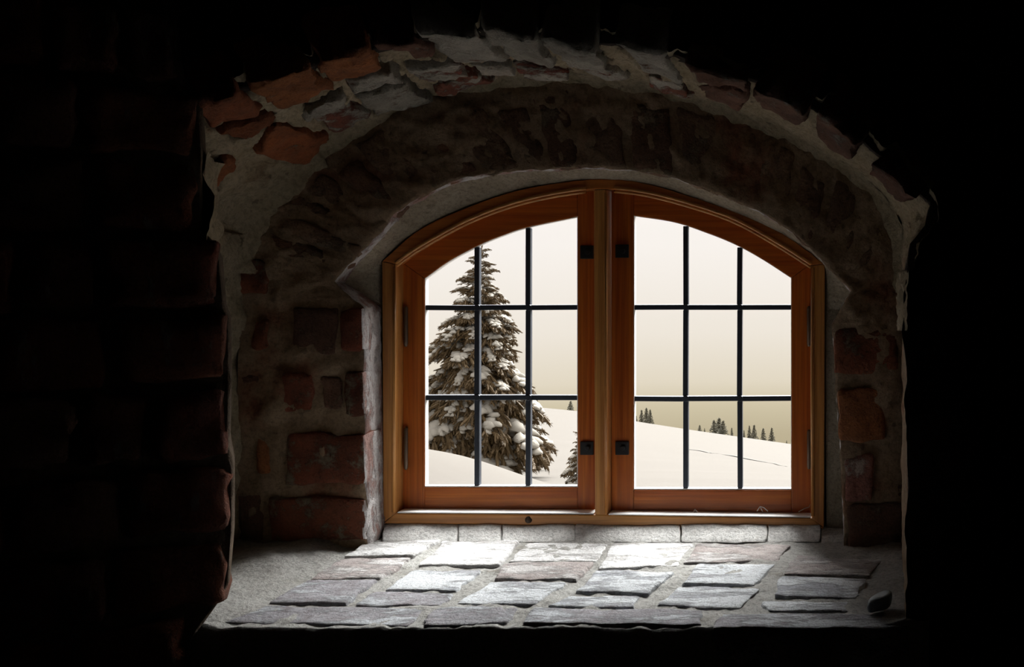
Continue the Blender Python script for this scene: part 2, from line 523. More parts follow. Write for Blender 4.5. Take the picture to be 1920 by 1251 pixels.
ceiling = empty('ceiling', vault(0.5, 0.5))
tag(ceiling, 'rough brick barrel vault with flaking limewash over the window niche', 'vault', kind='structure')
vault_bricks = [
    ('red', (385, 212), (480, 175), (487, 202), (392, 235)), ('red', (396, 240), (512, 208), (508, 238), (436, 262)), ('red', (512, 228), (610, 250), (560, 298), (478, 284)),
    ('red', (388, 310), (417, 281), (436, 300), (396, 349)), ('red', (512, 168), (608, 131), (622, 156), (524, 202)), ('red', (611, 116), (706, 89), (714, 114), (622, 150)),
    ('white', (645, 144), (732, 114), (750, 130), (658, 161)), ('white', (574, 198), (637, 161), (648, 184), (570, 219)), ('mid', (577, 216), (650, 189), (704, 197), (614, 239)),
    ('white', (665, 178), (754, 143), (820, 180), (700, 206)), ('mid', (755, 122), (855, 104), (872, 120), (800, 146)), ('mid', (813, 153), (880, 122), (924, 140), (826, 174)),
    ('brown', (746, 104), (793, 77), (824, 88), (800, 106)), ('white', (798, 74), (899, 62), (950, 104), (852, 105)), ('white', (879, 113), (954, 111), (966, 131), (920, 135)),
    ('white', (911, 62), (1014, 70), (1044, 112), (966, 111)), ('mid', (963, 115), (1050, 121), (1074, 134), (985, 139)), ('white', (1028, 74), (1130, 82), (1140, 114), (1068, 114)),
    ('mid', (1076, 117), (1152, 120), (1184, 144), (1094, 134)), ('white', (1160, 86), (1250, 106), (1282, 150), (1206, 126)), ('mid', (1211, 133), (1284, 156), (1302, 176), (1236, 160)),
    ('brown', (1290, 116), (1401, 146), (1408, 158), (1316, 141)), ('brown', (1313, 146), (1407, 160), (1398, 190), (1326, 168)), ('brown', (1424, 166), (1520, 206), (1512, 222), (1432, 190)),
    ('brown', (1535, 220), (1612, 278), (1602, 290), (1535, 246)), ('brown', (1648, 296), (1730, 366), (1700, 366), (1640, 318)),
]
_tab = [(t_ / 150, s_ / 12, vault(t_ / 150, s_ / 12)) for t_ in range(151) for s_ in range(-1, 13)]
_tab = [(t_, s_, VX + p.x * F / p.y, VY - (p.z - EYE) * F / p.y) for t_, s_, p in _tab]
def vault_inv(px, py):
    t_, s_, _, _ = min(_tab, key=lambda q: (q[2] - px) ** 2 + (q[3] - py) ** 2)
    def pr(t_, s_):
        p = vault(t_, s_)
        return Vector((VX + p.x * F / p.y, VY - (p.z - EYE) * F / p.y))
    for _ in range(6):
        a = pr(t_, s_)
        e = Vector((px, py)) - a
        h = 0.004
        jt, js = (pr(min(t_ + h, 1), s_) - a) / h, (pr(t_, s_ + h) - a) / h
        det = jt.x * js.y - jt.y * js.x
        if abs(det) < 1e-6: break
        dt_ = (e.x * js.y - e.y * js.x) / det
        ds_ = (jt.x * e.y - jt.y * e.x) / det
        t_ = min(max(t_ + max(-.03, min(.03, dt_)), 0), 1)
        s_ = min(max(s_ + max(-.15, min(.15, ds_)), -0.06), 1.0)
    return t_, s_
def quad_dist(q, x, y):          # >0 outside, <0 inside (quads run clockwise on the picture)
    d = -1e9
    for i in range(4):
        (ax, ay), (bx, by) = q[i], q[(i + 1) % 4]
        ex, ey = bx - ax, by - ay
        d = max(d, (ey * (x - ax) - ex * (y - ay)) / math.hypot(ex, ey))
    return d
quads = []
for bi, (kind, *q) in enumerate(vault_bricks):
    uv = [vault_inv(*c) for c in q]
    if bi in (0, 4, 5, 12, 13, 15, 17, 19, 21, 23, 24, 25):         # front course: reaches the edge of the room wall
        uv[0] = (uv[0][0], random.uniform(-0.06, -0.01))
        uv[1] = (uv[1][0], random.uniform(-0.06, -0.01))
    L_ = 1.45
    quads.append([(a_ * L_, b_ * 0.35) for a_, b_ in uv])       # metres on the unrolled vault
    inner = random.uniform(0.006, 0.012)
    dz = [random.uniform(-0.004, 0.003), random.uniform(-0.001, 0.007), random.uniform(-0.001, 0.007), random.uniform(-0.004, 0.003)]
    cs = [vault(a_, b_) + vault_n(a_, min(max(b_, 0), 1)) * (inner + k) for (a_, b_), k in zip(uv, dz)]
    cs += [vault(a_, b_) - vault_n(a_, min(max(b_, 0), 1)) * 0.05 for (a_, b_) in uv]
    brick(cs, M['vault_' + kind], ceiling, r=0.007, rough=0.006, n=(14, 14, 4), warp=0.007)
area = sum(quads[0][i][0] * quads[0][(i + 1) % 4][1] - quads[0][(i + 1) % 4][0] * quads[0][i][1] for i in range(4))
sg_ = 1 if area > 0 else -1
rows = []
NU, NV = 480, 64
for j in range(NV + 1):
    s = -0.03 + 1.04 * j / NV
    r = []
    for i in range(NU + 1):
        t = i / NU
        p = vault(t, min(max(s, -0.03), 1.01))
        nn = vault_n(t, min(max(s, 0), 1))
        d = fbm(p, 14, 3, 5) * (0.009 if t < 0.2 else 0.004) + fbm(p, 60, 8, 3) * 0.004 - (0.0 if t < 0.2 else 0.003)
        if 0.1 < t < 0.95:
            x, y = t * 1.45, s * 0.35
            best = min(quad_dist(q if sg_ > 0 else q[::-1], x, y) for q in quads)
            rag = 0.55 + 1.1 * fbm(p, 34, 21, 3)
            if best < 0: d += -0.012
            elif best < 0.035: d += 0.010 * max(0, rag - 0.15) * math.exp(-((best - 0.007) / 0.009) ** 2)
            else: d += 0.003 * rag
        else: d += 0.008
        d -= 0.010 * max(0, 1 - (s + 0.03) / 0.10)
        r.append(p + nn * d)
    rows.append(r)
me = grid('mortar_bed', rows)
o = link('mortar_bed', me, M['vault_mortar'])
rel(o, ceiling)
# plaster lip where the vault meets the niche back
rows = []
for j in range(9):
    a = j / 8 * math.pi / 2
    r = []
    for i in range(321):
        t = 0.06 + 0.9 * i / 320
        p = vault(t, 1.0)
        nn = vault_n(t, 1.0)
        wd = (0.019 + 0.010 * nz(p, 9, 4) + 0.006 * nz(p, 40, 6))
        wd = max(wd, 0.004) * (1.9 if t < 0.22 else 1.0)
        q = p + nn * (wd * (1 - math.sin(a)) - 0.003) + Vector((0, -wd * 1.5 * (1 - math.cos(a)) - 0.006 * (1 - math.cos(a)) - 0.005 * (j > 0) + 0.004, 0))
        r.append(q + nn * fbm(q, 70, 2, 3) * 0.0025)
    rows.append(r)
o = link('plaster_lip', grid('plaster_lip', rows), M['vault_mortar'])
rel(o, ceiling)

# ---------------------------------------------------------------- niche back wall with the inner arch
outer_px = [(440, 1062), (442, 900), (446, 700), (449, 600), (450, 545), (452, 480), (462, 410), (500, 360), (560, 310), (640, 255), (740, 203), (860, 162), (970, 150),
            (1090, 146), (1210, 158), (1340, 193), (1440, 234), (1530, 279), (1610, 330), (1665, 388), (1690, 450), (1692, 540), (1694, 620), (1696, 720), (1698, 850), (1703, 1062)]
inner_px = [(690, 1048), (686, 900), (682, 700), (680, 578), (628, 529), (642, 510), (665, 486), (700, 450), (730, 416), (765, 383), (850, 340), (960, 321), (1030, 318),
            (1110, 315), (1230, 325), (1340, 362), (1420, 397), (1500, 448), (1552, 502), (1578, 528), (1594, 547), (1575, 582), (1560, 610), (1567, 720), (1575, 850), (1584, 1052)]
frame_px = [(713, 1014), (713, 900), (713, 700), (713, 590), (713, 540), (713, 515), (717, 494), (745, 464), (780, 438), (825, 414), (890, 386), (970, 359), (1035, 347),
            (1110, 338), (1215, 347), (1320, 380), (1400, 410), (1480, 448), (1540, 492), (1546, 520), (1548, 545), (1548, 580), (1548, 620), (1548, 720), (1548, 850), (1550, 1014)]
reveal_d = [1.764] * 4 + [1.735] * 2 + [1.726] * 13 + [1.735] * 2 + [1.764] * 5
lo_, li_, lf_ = ([Vector((x, 0, y)) for x, y in L] for L in (outer_px, inner_px, frame_px))
def plin(L, u):
    n = len(L) - 1
    x = u * n
    i = min(int(x), n - 1)
    f = x - i
    return L[i] * (1 - f) + L[i + 1] * f
def smooth_curve(L, u):          # corners at the springing stay sharp
    n = len(L) - 1
    x = u * n
    if 5 <= x <= 19 or x <= 0:
        return catmull(L, u)
    return plin(L, u)
wall_back = empty('wall_back', W(1080, 800, DB))
tag(wall_back, 'brown plastered brick wall with a shallow arch around the window', 'wall', kind='structure')
NU = 500
us = [i / NU for i in range(NU + 1)]
rows = []
MV = 26
for j in range(MV + 1):
    v = j / MV
    r = []
    for u in us:
        a, c = smooth_curve(lo_, u), smooth_curve(li_, u)
        p = W(*(lambda q: (q.x, q.z))(a.lerp(c, v)), DB)
        d = fbm(p, 7, 31, 5) * 0.008 + fbm(p, 40, 12, 4) * 0.0045
        if 0 < u * 25 < 3.2:                       # lime lumps and joints on the left pier
            d += 0.004 * nz(p, 30, 5)
        edge = 1 - abs(2 * v - 1) ** 6 * 0.6
        p = p + Vector((0, -d * edge, 0))
        if v > 0.98:
            p = p + Vector((nz(p, 55, 3), 0.2, nz(p, 55, 7))) * 0.0035
        r.append(p)
    rows.append(r)
for dd in (0.35, 0.7, 1.0):
    r = []
    for u in us:
        c = smooth_curve(li_, u)
        D = lerp(DB, plin(reveal_d, u), dd)
        p = W(c.x, c.z, DB)
        p.y = D
        p = p + Vector((fbm(p, 60, 3, 3), 0, fbm(p, 60, 9, 3))) * 0.0022
        r.append(p)
    rows.append(r)
o = link('plaster_face', grid('plaster_face', rows), M['face_plaster'])
me = o.data
me.materials.append(M['reveal_wash'])
for i, f in enumerate(me.polygons):
    if i >= MV * NU: f.material_index = 1
rel(o, wall_back)
rows2 = [rows[-1]]
for dd in (0.33, 0.66, 1.0):
    r = []
    for k, u in enumerate(us):
        fpt = smooth_curve(lf_, u)
        e = W(fpt.x, fpt.z, DW + 0.006)
        p = rows[-1][k].lerp(e, dd)
        if dd < 1: p = p + Vector((fbm(p, 70, 3, 3), fbm(p, 70, 5, 3), fbm(p, 70, 9, 3))) * 0.002
        r.append(p)
    rows2.append(r)
r = [p + Vector((0, 0.09, 0)) for p in rows2[-1]]
rows2.append(r)
o = link('mortar_fillet', grid('mortar_fillet', rows2), M['fillet'])
rel(o, wall_back)

def face_brick(x0, y0, x1, y1, mat, proud=0.004, back=0.03, mats=None, jx=3, side=None):
    jit = lambda: random.uniform(-jx, jx)
    a = [W(x0 + jit(), y1 + jit(), DB), W(x1 + (0 if side else jit()), y1 + jit(), DB), W(x1 + (0 if side else jit()), y0 + jit(), DB), W(x0 + jit(), y0 + jit(), DB)]
    cs = [p + Vector((0, -proud, 0)) for p in a] + [p + Vector((0, back, 0)) for p in a]
    o = brick(cs, mats or mat, wall_back, r=0.006, rough=0.004, n=(10, 8, 5), warp=0.003)
    if mats:
        for f in o.data.polygons:
            if f.normal.x > 0.6: f.material_index = 1
    return o
pb, pr = M['pier_brick'], M['reveal_wash']
face_brick(546, 575, 632, 664, M['pier_dusty'], 0.001)
face_brick(640, 580, 682, 662, pb, 0.004, 0.062, [pb, pr], side=1)
face_brick(529, 697, 590, 776, pb, 0.005)
face_brick(604, 708, 638, 768, M['pier_dusty'], 0.001)
face_brick(644, 698, 684, 782, pb, 0.004, 0.062, [pb, pr], side=1)
face_brick(538, 813, 686, 905, pb, 0.006, 0.062, [pb, pr], side=1)
face_brick(480, 813, 507, 886, M['pier_orange'], 0.003)
face_brick(474, 603, 502, 655, pb, 0.003)
face_brick(503, 932, 688, 1013, pb, 0.006, 0.062, [pb, pr], side=1)
face_brick(446, 487, 502, 553, pb, 0.003)
face_brick(452, 700, 512, 776, M['pier_dusty'], 0.000)
face_brick(444, 930, 490, 1015, M['pier_dusty'], 0.000)
face_brick(1563, 614, 1684, 702, pb, 0.003)
face_brick(1571, 732, 1662, 826, M['pier_orange'], 0.004)
face_brick(1580, 854, 1637, 936, M['pier_pink'], 0.006, jx=5)
face_brick(1588, 945, 1700, 1046, M['pier_dusty'], 0.006)
face_brick(1642, 850, 1696, 932, M['pier_dusty'], 0.000)
# upright bricks of the inner arch, almost flush under the wash
NVO = 19
for k in range(NVO):
    u0, u1 = 0.205 + (0.79 - 0.205) * k / NVO, 0.205 + (0.79 - 0.205) * (k + 1) / NVO
    g = (u1 - u0) * 0.07
    def pt(u, v):
        a, c = smooth_curve(lo_, u), smooth_curve(li_, u)
        q = a.lerp(c, v)
        return W(q.x, q.z, DB)
    v0 = random.uniform(0.12, 0.3)
    a = [pt(u0 + g, 0.995), pt(u1 - g, 0.995), pt(u1 - g, v0), pt(u0 + g, v0)]
    pd = random.uniform(-0.0025, 0.0015)
    cs = [p + Vector((0, -pd, 0)) for p in a] + [p + Vector((0, 0.022, 0)) for p in a]
    brick(cs, M['voussoir'], wall_back, r=0.008, rough=0.004, n=(7, 10, 4), warp=0.004)

# ---------------------------------------------------------------- niche cheeks
def strip(name, pts_plan, z0, z1, mat, label, nu=24, nv=90, amp=0.01, seed=1):
    base = Vector((pts_plan[0][0], pts_plan[0][1], z0))
    rows = []
    pl = [Vector((x, y, 0)) for x, y in pts_plan]
    for j in range(nv + 1):
        z = lerp(z0, z1, j / nv)
        r = []
        for i in range(nu + 1):
            p = catmull(pl, i / nu)
            p = Vector((p.x, p.y, z))
            p += Vector((fbm(p, 16, seed, 4), fbm(p, 16, seed + 4, 4), 0)) * amp + Vector((fbm(p, 60, seed, 3), 0, 0)) * amp * 0.3
            r.append(p - base)
        rows.append(r)
    o = link(name, grid(name, rows), mat, None, base)
    return tag(o, label, 'wall', kind='structure')
strip('wall_niche_left', [(-0.77, 1.345), (-0.83, 1.47), (-0.905, 1.62), (-0.925, 1.67), (-0.918, 1.715)], SILL - 0.03, 1.64, M['vault_mortar'],
      'narrow strip of pale rough plaster between left brick pier and niche back', amp=0.012)
strip('wall_niche_right', [(0.0635, 1.354), (0.066, 1.45), (0.070, 1.58), (0.074, 1.72)], SILL - 0.03, 1.515, M['face_plaster'],
      'right cheek of the niche seen edge on beside the sill', amp=0.004, seed=5)

# ---------------------------------------------------------------- brick sill
trim_1 = empty('trim_1', (-0.35, 1.5, SILL))
tag(trim_1, 'worn brick window sill whitewashed, back row whitened for the window light', 'window sill', kind='structure')
rows = []
NX, NY = 260, 90
for j in range(NY + 1):
    y = lerp(1.345, 1.80, j / NY)
    r = []
    for i in range(NX + 1):
        x = lerp(-0.95, 0.09, i / NX)
        p = Vector((x, y, zs(y) - 0.0030))
        z = fbm(p, 18, 2, 4) * 0.003 + fbm(p, 70, 5, 3) * 0.002
        px = VX + x * F / y
        z += max(0, min(1, (-0.752 - x + 0.012 * nz(p, 20, 8)) / 0.05)) * (0.011 + 0.006 * nz(p, 14, 3))      # mortar heaped along the left cheek
        z += max(0, min(1, (x - 0.02) / 0.04)) * 0.008
        p.z += z
        r.append(p)
    rows.append(r)
front = []
for q, (dz, dy) in enumerate(((-0.02, -0.004), (-0.12, 0.0))):
    front.append([p + Vector((0, dy, dz)) for p in rows[0]])
rows = front[::-1] + rows
o = link('mortar_bed', grid('mortar_bed', rows), M['sill_mortar'])
rel(o, trim_1)
sill_bricks = [
    ('white', [(682, 1018), (823, 1015), (777, 1043), (646, 1045)]),
    ('pink', [(643, 1047), (776, 1046), (707, 1086), (577, 1087)]),
    ('grey', [(571, 1090), (708, 1088), (650, 1130), (500, 1131)]),
    ('grey', [(494, 1135), (806, 1138), (768, 1170), (415, 1164)]),
    ('white', [(830, 1017), (978, 1016), (938, 1060), (782, 1062)]),
    ('blue', [(777, 1067), (909, 1066), (856, 1107), (718, 1105)]),
    ('grey', [(702, 1109), (852, 1110), (828, 1134), (668, 1134)]),
    ('grey', [(816, 1138), (981, 1138), (952, 1168), (790, 1170)]),
    ('white', [(986, 1016), (1142, 1017), (1118, 1050), (952, 1052)]),
    ('pink', [(946, 1056), (1112, 1054), (1080, 1088), (920, 1087)]),
    ('blue', [(917, 1090), (1062, 1093), (1004, 1133), (856, 1132)]),
    ('white', [(1150, 1017), (1302, 1018), (1272, 1058), (1124, 1064)]),
    ('pink', [(1308, 1018), (1486, 1021), (1458, 1052), (1283, 1055)]),
    ('blue', [(1121, 1071), (1264, 1074), (1212, 1112), (1072, 1111)]),
    ('blue', [(1068, 1114), (1209, 1115), (1190, 1139), (1030, 1135)]),
    ('grey', [(1004, 1141), (1314, 1144), (1322, 1171), (976, 1170)]),
    ('blue', [(1309, 1058), (1455, 1058), (1418, 1097), (1277, 1094)]),
    ('blue', [(1272, 1098), (1426, 1101), (1382, 1140), (1228, 1134)]),
    ('blue', [(1466, 1080), (1624, 1085), (1606, 1122), (1450, 1118)]),
    ('blue', [(1424, 1127), (1594, 1128), (1588, 1147), (1440, 1146)]),
    ('grey', [(1354, 1149), (1704, 1151), (1706, 1177), (1336, 1177)]),
    ('pink', [(1492, 1041), (1652, 1050), (1630, 1082), (1468, 1076)]),
    ('pink', [(1662, 1056), (1706, 1056), (1706, 1108), (1642, 1106)]),
]
for kind, q in sill_bricks:
    top = random.uniform(-0.001, 0.0025)
    pts = []
    for (x, y) in q:
        D = Ds(y)
        D = max(D, 1.338)
        p = W(x, y, D)
        p.z = zs(D) + top + random.uniform(-0.001, 0.001)
        pts.append(p)
    a = [pts[3], pts[2], pts[1], pts[0]]
    depth = 0.055 if min(y for x, y in q) > 1132 else 0.03
    brick([p + Vector((0, 0, -depth)) for p in a] + a, M['sill_' + kind], trim_1, r=0.0035, rough=0.0016, n=(18, 11, 4), warp=0.006, wz=0.22)
# low mortar ledge under the frame, in lengths
xs = [716, 858, 940, 1078, 1276, 1438, 1538, 1584]
for a, c in zip(xs, xs[1:]):
    yb, yt = 1013, 984 if c < 1540 else 992
    Db = Ds(yb)
    p0, p1 = W(a + 1, yb, Db), W(c - 1, yb, Db)
    t0, t1 = W(a + 1, yt, 1.757), W(c - 1, yt, 1.757)
    z_ = Vector((0, -0.004, -0.004))
    bk = Vector((0, 0.06, 0))
    cs = [p0 + z_, p1 + z_, t1, t0, p0 + z_ + bk, p1 + z_ + bk, t1 + bk, t0 + bk]
    brick(cs, M['ledge'], trim_1, name='ledge_mortar', r=0.003, rough=0.002, n=(12, 6, 3), warp=0.002)

# ---------------------------------------------------------------- room face of the wall around the niche
wall_front = empty('wall_front', (0, DF, 0))
tag(wall_front, 'dark unlit room wall around the arched niche opening', 'wall', kind='structure')
open_px = [(-100, 1178), (0, 1000), (60, 800), (100, 700)] + front_px + [(1703, 700), (1703, 800), (1704, 900), (1705, 1000), (1712, 1060), (1708, 1178)]
ol = [W(x, y, DF) for x, y in open_px]
OL = []
for a, c in zip(ol, ol[1:]):
    for i in range(8): OL.append(a.lerp(c, i / 8))
OL.append(ol[-1])
X0, X1, Z1 = -2.1, 2.2, 2.7
ctr = Vector((-0.4, DF, SILL))
rows = []
for q, (k, dy) in enumerate(((0.0, 0.03), (0.0, 0.0), (0.04, -0.006), (0.15, -0.004), (0.4, 0), (1.0, 0))):
    r = []
    for p in OL:
        d = p - ctr
        d.y = 0
        d.z = max(d.z, 0.0)
        sc = []
        if d.x > 1e-6: sc.append((X1 - ctr.x) / d.x)
        if d.x < -1e-6: sc.append((X0 - ctr.x) / d.x)
        if d.z > 1e-6: sc.append((Z1 - ctr.z) / d.z)
        e = ctr + d * min(sc)
        g = p.lerp(e, k)
        g = g + Vector((0, dy, 0))
        if 0 < k < 1: g += Vector((0, -abs(fbm(g, 12, 4, 4)) * 0.012, 0))
        if k == 0.0 and q == 1: g += Vector((nz(g, 40, 3), 0, nz(g, 40, 8))) * 0.004
        r.append(g)
    rows.append(r)
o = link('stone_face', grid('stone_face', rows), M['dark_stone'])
rel(o, wall_front)
rows = []
for j in range(12):
    z = lerp(0, SILL - 0.008, j / 11)
    rows.append([Vector((lerp(X0, X1, i / 60), DF + (0.004 if j == 11 else 0) + fbm(Vector((i * .1, j * .2, 0)), 1, 3, 3) * 0.006, z)) for i in range(61)])
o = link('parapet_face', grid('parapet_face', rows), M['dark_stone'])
rel(o, wall_front)

# ---------------------------------------------------------------- angled brick wall at the left
PH = math.radians(36)
E0 = Vector((-0.748, DF - 0.005, 0))                      # foot of its edge beside the niche
udir = Vector((-math.cos(PH), -math.sin(PH), 0))
ndir = Vector((math.sin(PH), -math.cos(PH), 0))
wall_left = empty('wall_left', (E0.x, E0.y, 0))
tag(wall_left, 'dark weathered red brick wall at the left of the niche', 'wall', kind='structure')
def edge_shift(z):                                       # the edge steps back higher up
    py = VY + (EYE - z) * F / DF
    pts = [(-200, 348), (150, 360), (185, 384), (300, 388), (430, 386), (450, 400), (470, 416), (585, 424), (600, 432), (720, 433), (850, 430), (870, 438), (1000, 438), (1110, 430), (1180, 372), (1300, 360)]
    for (a, xa), (c, xc) in zip(pts, pts[1:]):
        if a <= py <= c:
            x = lerp(xa, xc, (py - a) / (c - a))
            return (430 - x) * DF / F
    return (430 - 360) * DF / F
def lw(u, z, out=0.0):
    return Vector((E0.x, E0.y, z)) + udir * (u + edge_shift(z)) + ndir * out
rows = []
for j in range(181):
    z = lerp(0.0, 2.7, j / 180)
    r = []
    for i in range(61):
        u = -0.004 + 1.2 * (i / 60) ** 2
        p = lw(u, z, -0.006)
        p += ndir * (fbm(p, 18, 7, 4) * 0.006)
        r.append(p)
    p0 = lw(-0.004, z, -0.006)
    r = [p0 + Vector((-0.05, 0.10, 0)), p0 + Vector((-0.012, 0.03, 0)), p0 + Vector((fbm(p0, 30, 2, 3) * 0.004, 0.006, 0))] + r
    rows.append(r)
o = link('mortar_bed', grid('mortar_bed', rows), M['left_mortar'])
rel(o, wall_left)
ch = 0.0885
z = 0.92
ci = 0
while z < 1.90:
    u = 0.0
    first = True
    while u < 0.42:
        L = random.choice((0.055, 0.068, 0.075, 0.105, 0.115))
        h0, h1 = z + 0.006 + random.uniform(-.003, .003), z + ch - 0.006 + random.uniform(-.003, .003)
        out = random.uniform(0.001, 0.010)
        u0 = u + (0.0 if first else 0.005)
        es = edge_shift((h0 + h1) / 2)
        def q(uu, zz, oo): return Vector((E0.x, E0.y, zz)) + udir * (uu + es) + ndir * oo
        cs = [q(u + L - .005, h0, out), q(u0, h0, out), q(u0, h1, out), q(u + L - .005, h1, out)]
        cs += [q(u + L - .005, h0, -0.05), q(u0, h0, -0.05) + Vector((0, 0.02, 0)), q(u0, h1, -0.05) + Vector((0, 0.02, 0)), q(u + L - .005, h1, -0.05)]
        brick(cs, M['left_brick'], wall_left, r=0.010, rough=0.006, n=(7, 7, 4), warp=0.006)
        u += L
        first = False
    z += ch
    ci += 1

# ---------------------------------------------------------------- rest of the dark room and the outside of the house wall
def slab(name, lo, hi, mat, label, cat):
    lo, hi = Vector(lo), Vector(hi)
    c = (lo + hi) / 2
    bm = bmesh.new()
    bmesh.ops.create_cube(bm, size=1.0)
    for v in bm.verts:
        v.co = Vector([v.co[a] * (hi[a] - lo[a]) for a in range(3)])
    me = bpy.data.meshes.new(name)
    bm.to_mesh(me)
    bm.free()
    o = link(name, me, mat, None, c)
    return tag(o, label, cat, kind='structure')
slab('floor', (-2.3, -2.7, -0.12), (2.4, 1.9, 0.0), M['room_stone'], 'dark stone floor of the room before the niche', 'floor')
slab('ceiling_room', (-2.3, -2.7, 2.7), (2.4, 1.92, 2.85), M['room_stone'], 'dark stone ceiling of the room before the niche', 'ceiling')
slab('wall_rear', (-2.3, -2.7, 0.0), (2.4, -2.55, 2.7), M['room_stone'], 'dark stone wall behind the viewer', 'wall')
slab('wall_side_left', (-2.3, -2.55, 0.0), (-2.1, 1.92, 2.7), M['room_stone'], 'dark stone side wall beyond the left brick wall', 'wall')
slab('wall_right', (2.2, -2.55, 0.0), (2.4, 1.92, 2.7), M['room_stone'], 'dark stone side wall at the right of the room', 'wall')
# outside skin of the house wall, with the window hole
hole = [W(x, y, DW) for x, y in [(716, 988), (716, 740), (716, 493), (786, 433), (873, 392), (959, 362), (1045, 345), (1135, 337), (1206, 346), (1293, 372), (1379, 402), (1465, 440), (1546, 495), (1546, 740), (1546, 992)]]
hole += [hole[-1].lerp(hole[0], i / 6) for i in range(1, 7)]
cc = W(1130, 740, DW)
rows = []
for (k, y) in ((0.0, 1.832), (0.0, 1.850), (1.0, 1.850)):
    r = []
    for p in hole:
        d = p - cc
        d.y = 0
        sc = []
        if d.x > 1e-6: sc.append((2.3 - cc.x) / d.x)
        if d.x < -1e-6: sc.append((-2.2 - cc.x) / d.x)
        if d.z > 1e-6: sc.append((2.8 - cc.z) / d.z)
        if d.z < -1e-6: sc.append((-0.1 - cc.z) / d.z)
        g = cc + d * (0.985 if k == 0 else min(sc))
        g.y = y
        r.append(g)
    rows.append(r)
me = grid('wall_outer', rows, False)
o = link('wall_outer', me, M['render_out'])
# corners between the fan and the slabs are closed by a frame of four boxes
tag(o, 'outside face of the house wall around the window', 'wall', kind='structure')
for nm, lo, hi in (('trim_2', (-2.3, 1.845, 1.75), (2.4, 1.849, 2.8)), ('trim_3', (-2.3, 1.845, -0.1), (2.4, 1.849, 1.02)), ('trim_4', (-2.3, 1.845, 1.0), (-0.95, 1.849, 1.8)), ('trim_5', (0.12, 1.845, 1.0), (2.4, 1.849, 1.8))):
    slab(nm, lo, hi, M['render_out'], {'trim_2': 'masonry of the house wall above the window', 'trim_3': 'masonry of the house wall below the window', 'trim_4': 'masonry of the house wall left of the window', 'trim_5': 'masonry of the house wall right of the window'}[nm], 'wall')

# ---------------------------------------------------------------- the window
window_1 = empty('window_1', W(1130, 985, DW))
tag(window_1, 'arched varnished wooden casement window with two leaded sashes', 'window', kind='structure')
def curve_y(pts, n=40):
    v = [Vector((x, 0, y)) for x, y in pts]
    return [(p.x, p.z) for p in (catmull(v, i / n) for i in range(n + 1))]
out_c = curve_y([(716, 490), (786, 431), (873, 390), (959, 360), (1045, 343), (1130, 335), (1206, 343), (1293, 368), (1379, 398), (1465, 437), (1547, 495)], 60)
in_c = curve_y([(742, 496), (786, 465), (873, 417), (959, 384), (1045, 364), (1125, 355), (1206, 362), (1293, 384), (1379, 414), (1465, 462), (1521, 498)], 60)
def PW(pts, D): return [W(x, y, D) for x, y in pts]
prism('frame_head', PW(out_c + in_c[::-1], DW), 0.075, M['frame_head'], window_1, 0.002)
prism('frame_jamb', PW([(716, 490), (742, 496), (741, 964), (718, 981)], DW), 0.075, M['frame_v'], window_1, 0.002)
prism('frame_jamb', PW([(1521, 498), (1547, 495), (1545, 991), (1522, 973)], DW), 0.075, M['frame_v'], window_1, 0.002)
prism('frame_sill', PW([(718, 982), (741, 963), (1130, 966), (1522, 972), (1545, 992), (1130, 987)], DW), 0.075, M['frame_h'], window_1, 0.002)
prism('mullion', PW([(1113, 356), (1137, 355), (1138, 967), (1115, 966)], DW), 0.07, M['frame_v'], window_1, 0.0025)
# round bead along the inside edge of the frame, two lights
for pts in ([(x, y) for x, y in in_c if x < 1100], [(x, y) for x, y in in_c if x > 1142]):
    tube('bead', PW([(x, y - 3) for x, y in pts], DW - 0.001), 0.0028, M['frame_h'], window_1)
    tube('bead', PW([(x, y + 3) for x, y in pts], DW + 0.006), 0.003, M['frame_h'], window_1)
tube('bead', PW([(739, 500), (739, 730), (738, 960)], DW - 0.0005), 0.0028, M['frame_v'], window_1)
tube('bead', PW([(1524, 502), (1523, 730), (1524, 968)], DW - 0.0005), 0.0028, M['frame_v'], window_1)
tube('bead', PW([(1136, 362), (1136, 730), (1136, 962)], DW - 0.0005), 0.0022, M['frame_v'], window_1)
kn = tube('knot', [W(991, 975, DW - 0.0015), W(991, 975, DW + 0.01)], 0.0055, M['knot'], window_1, 12)

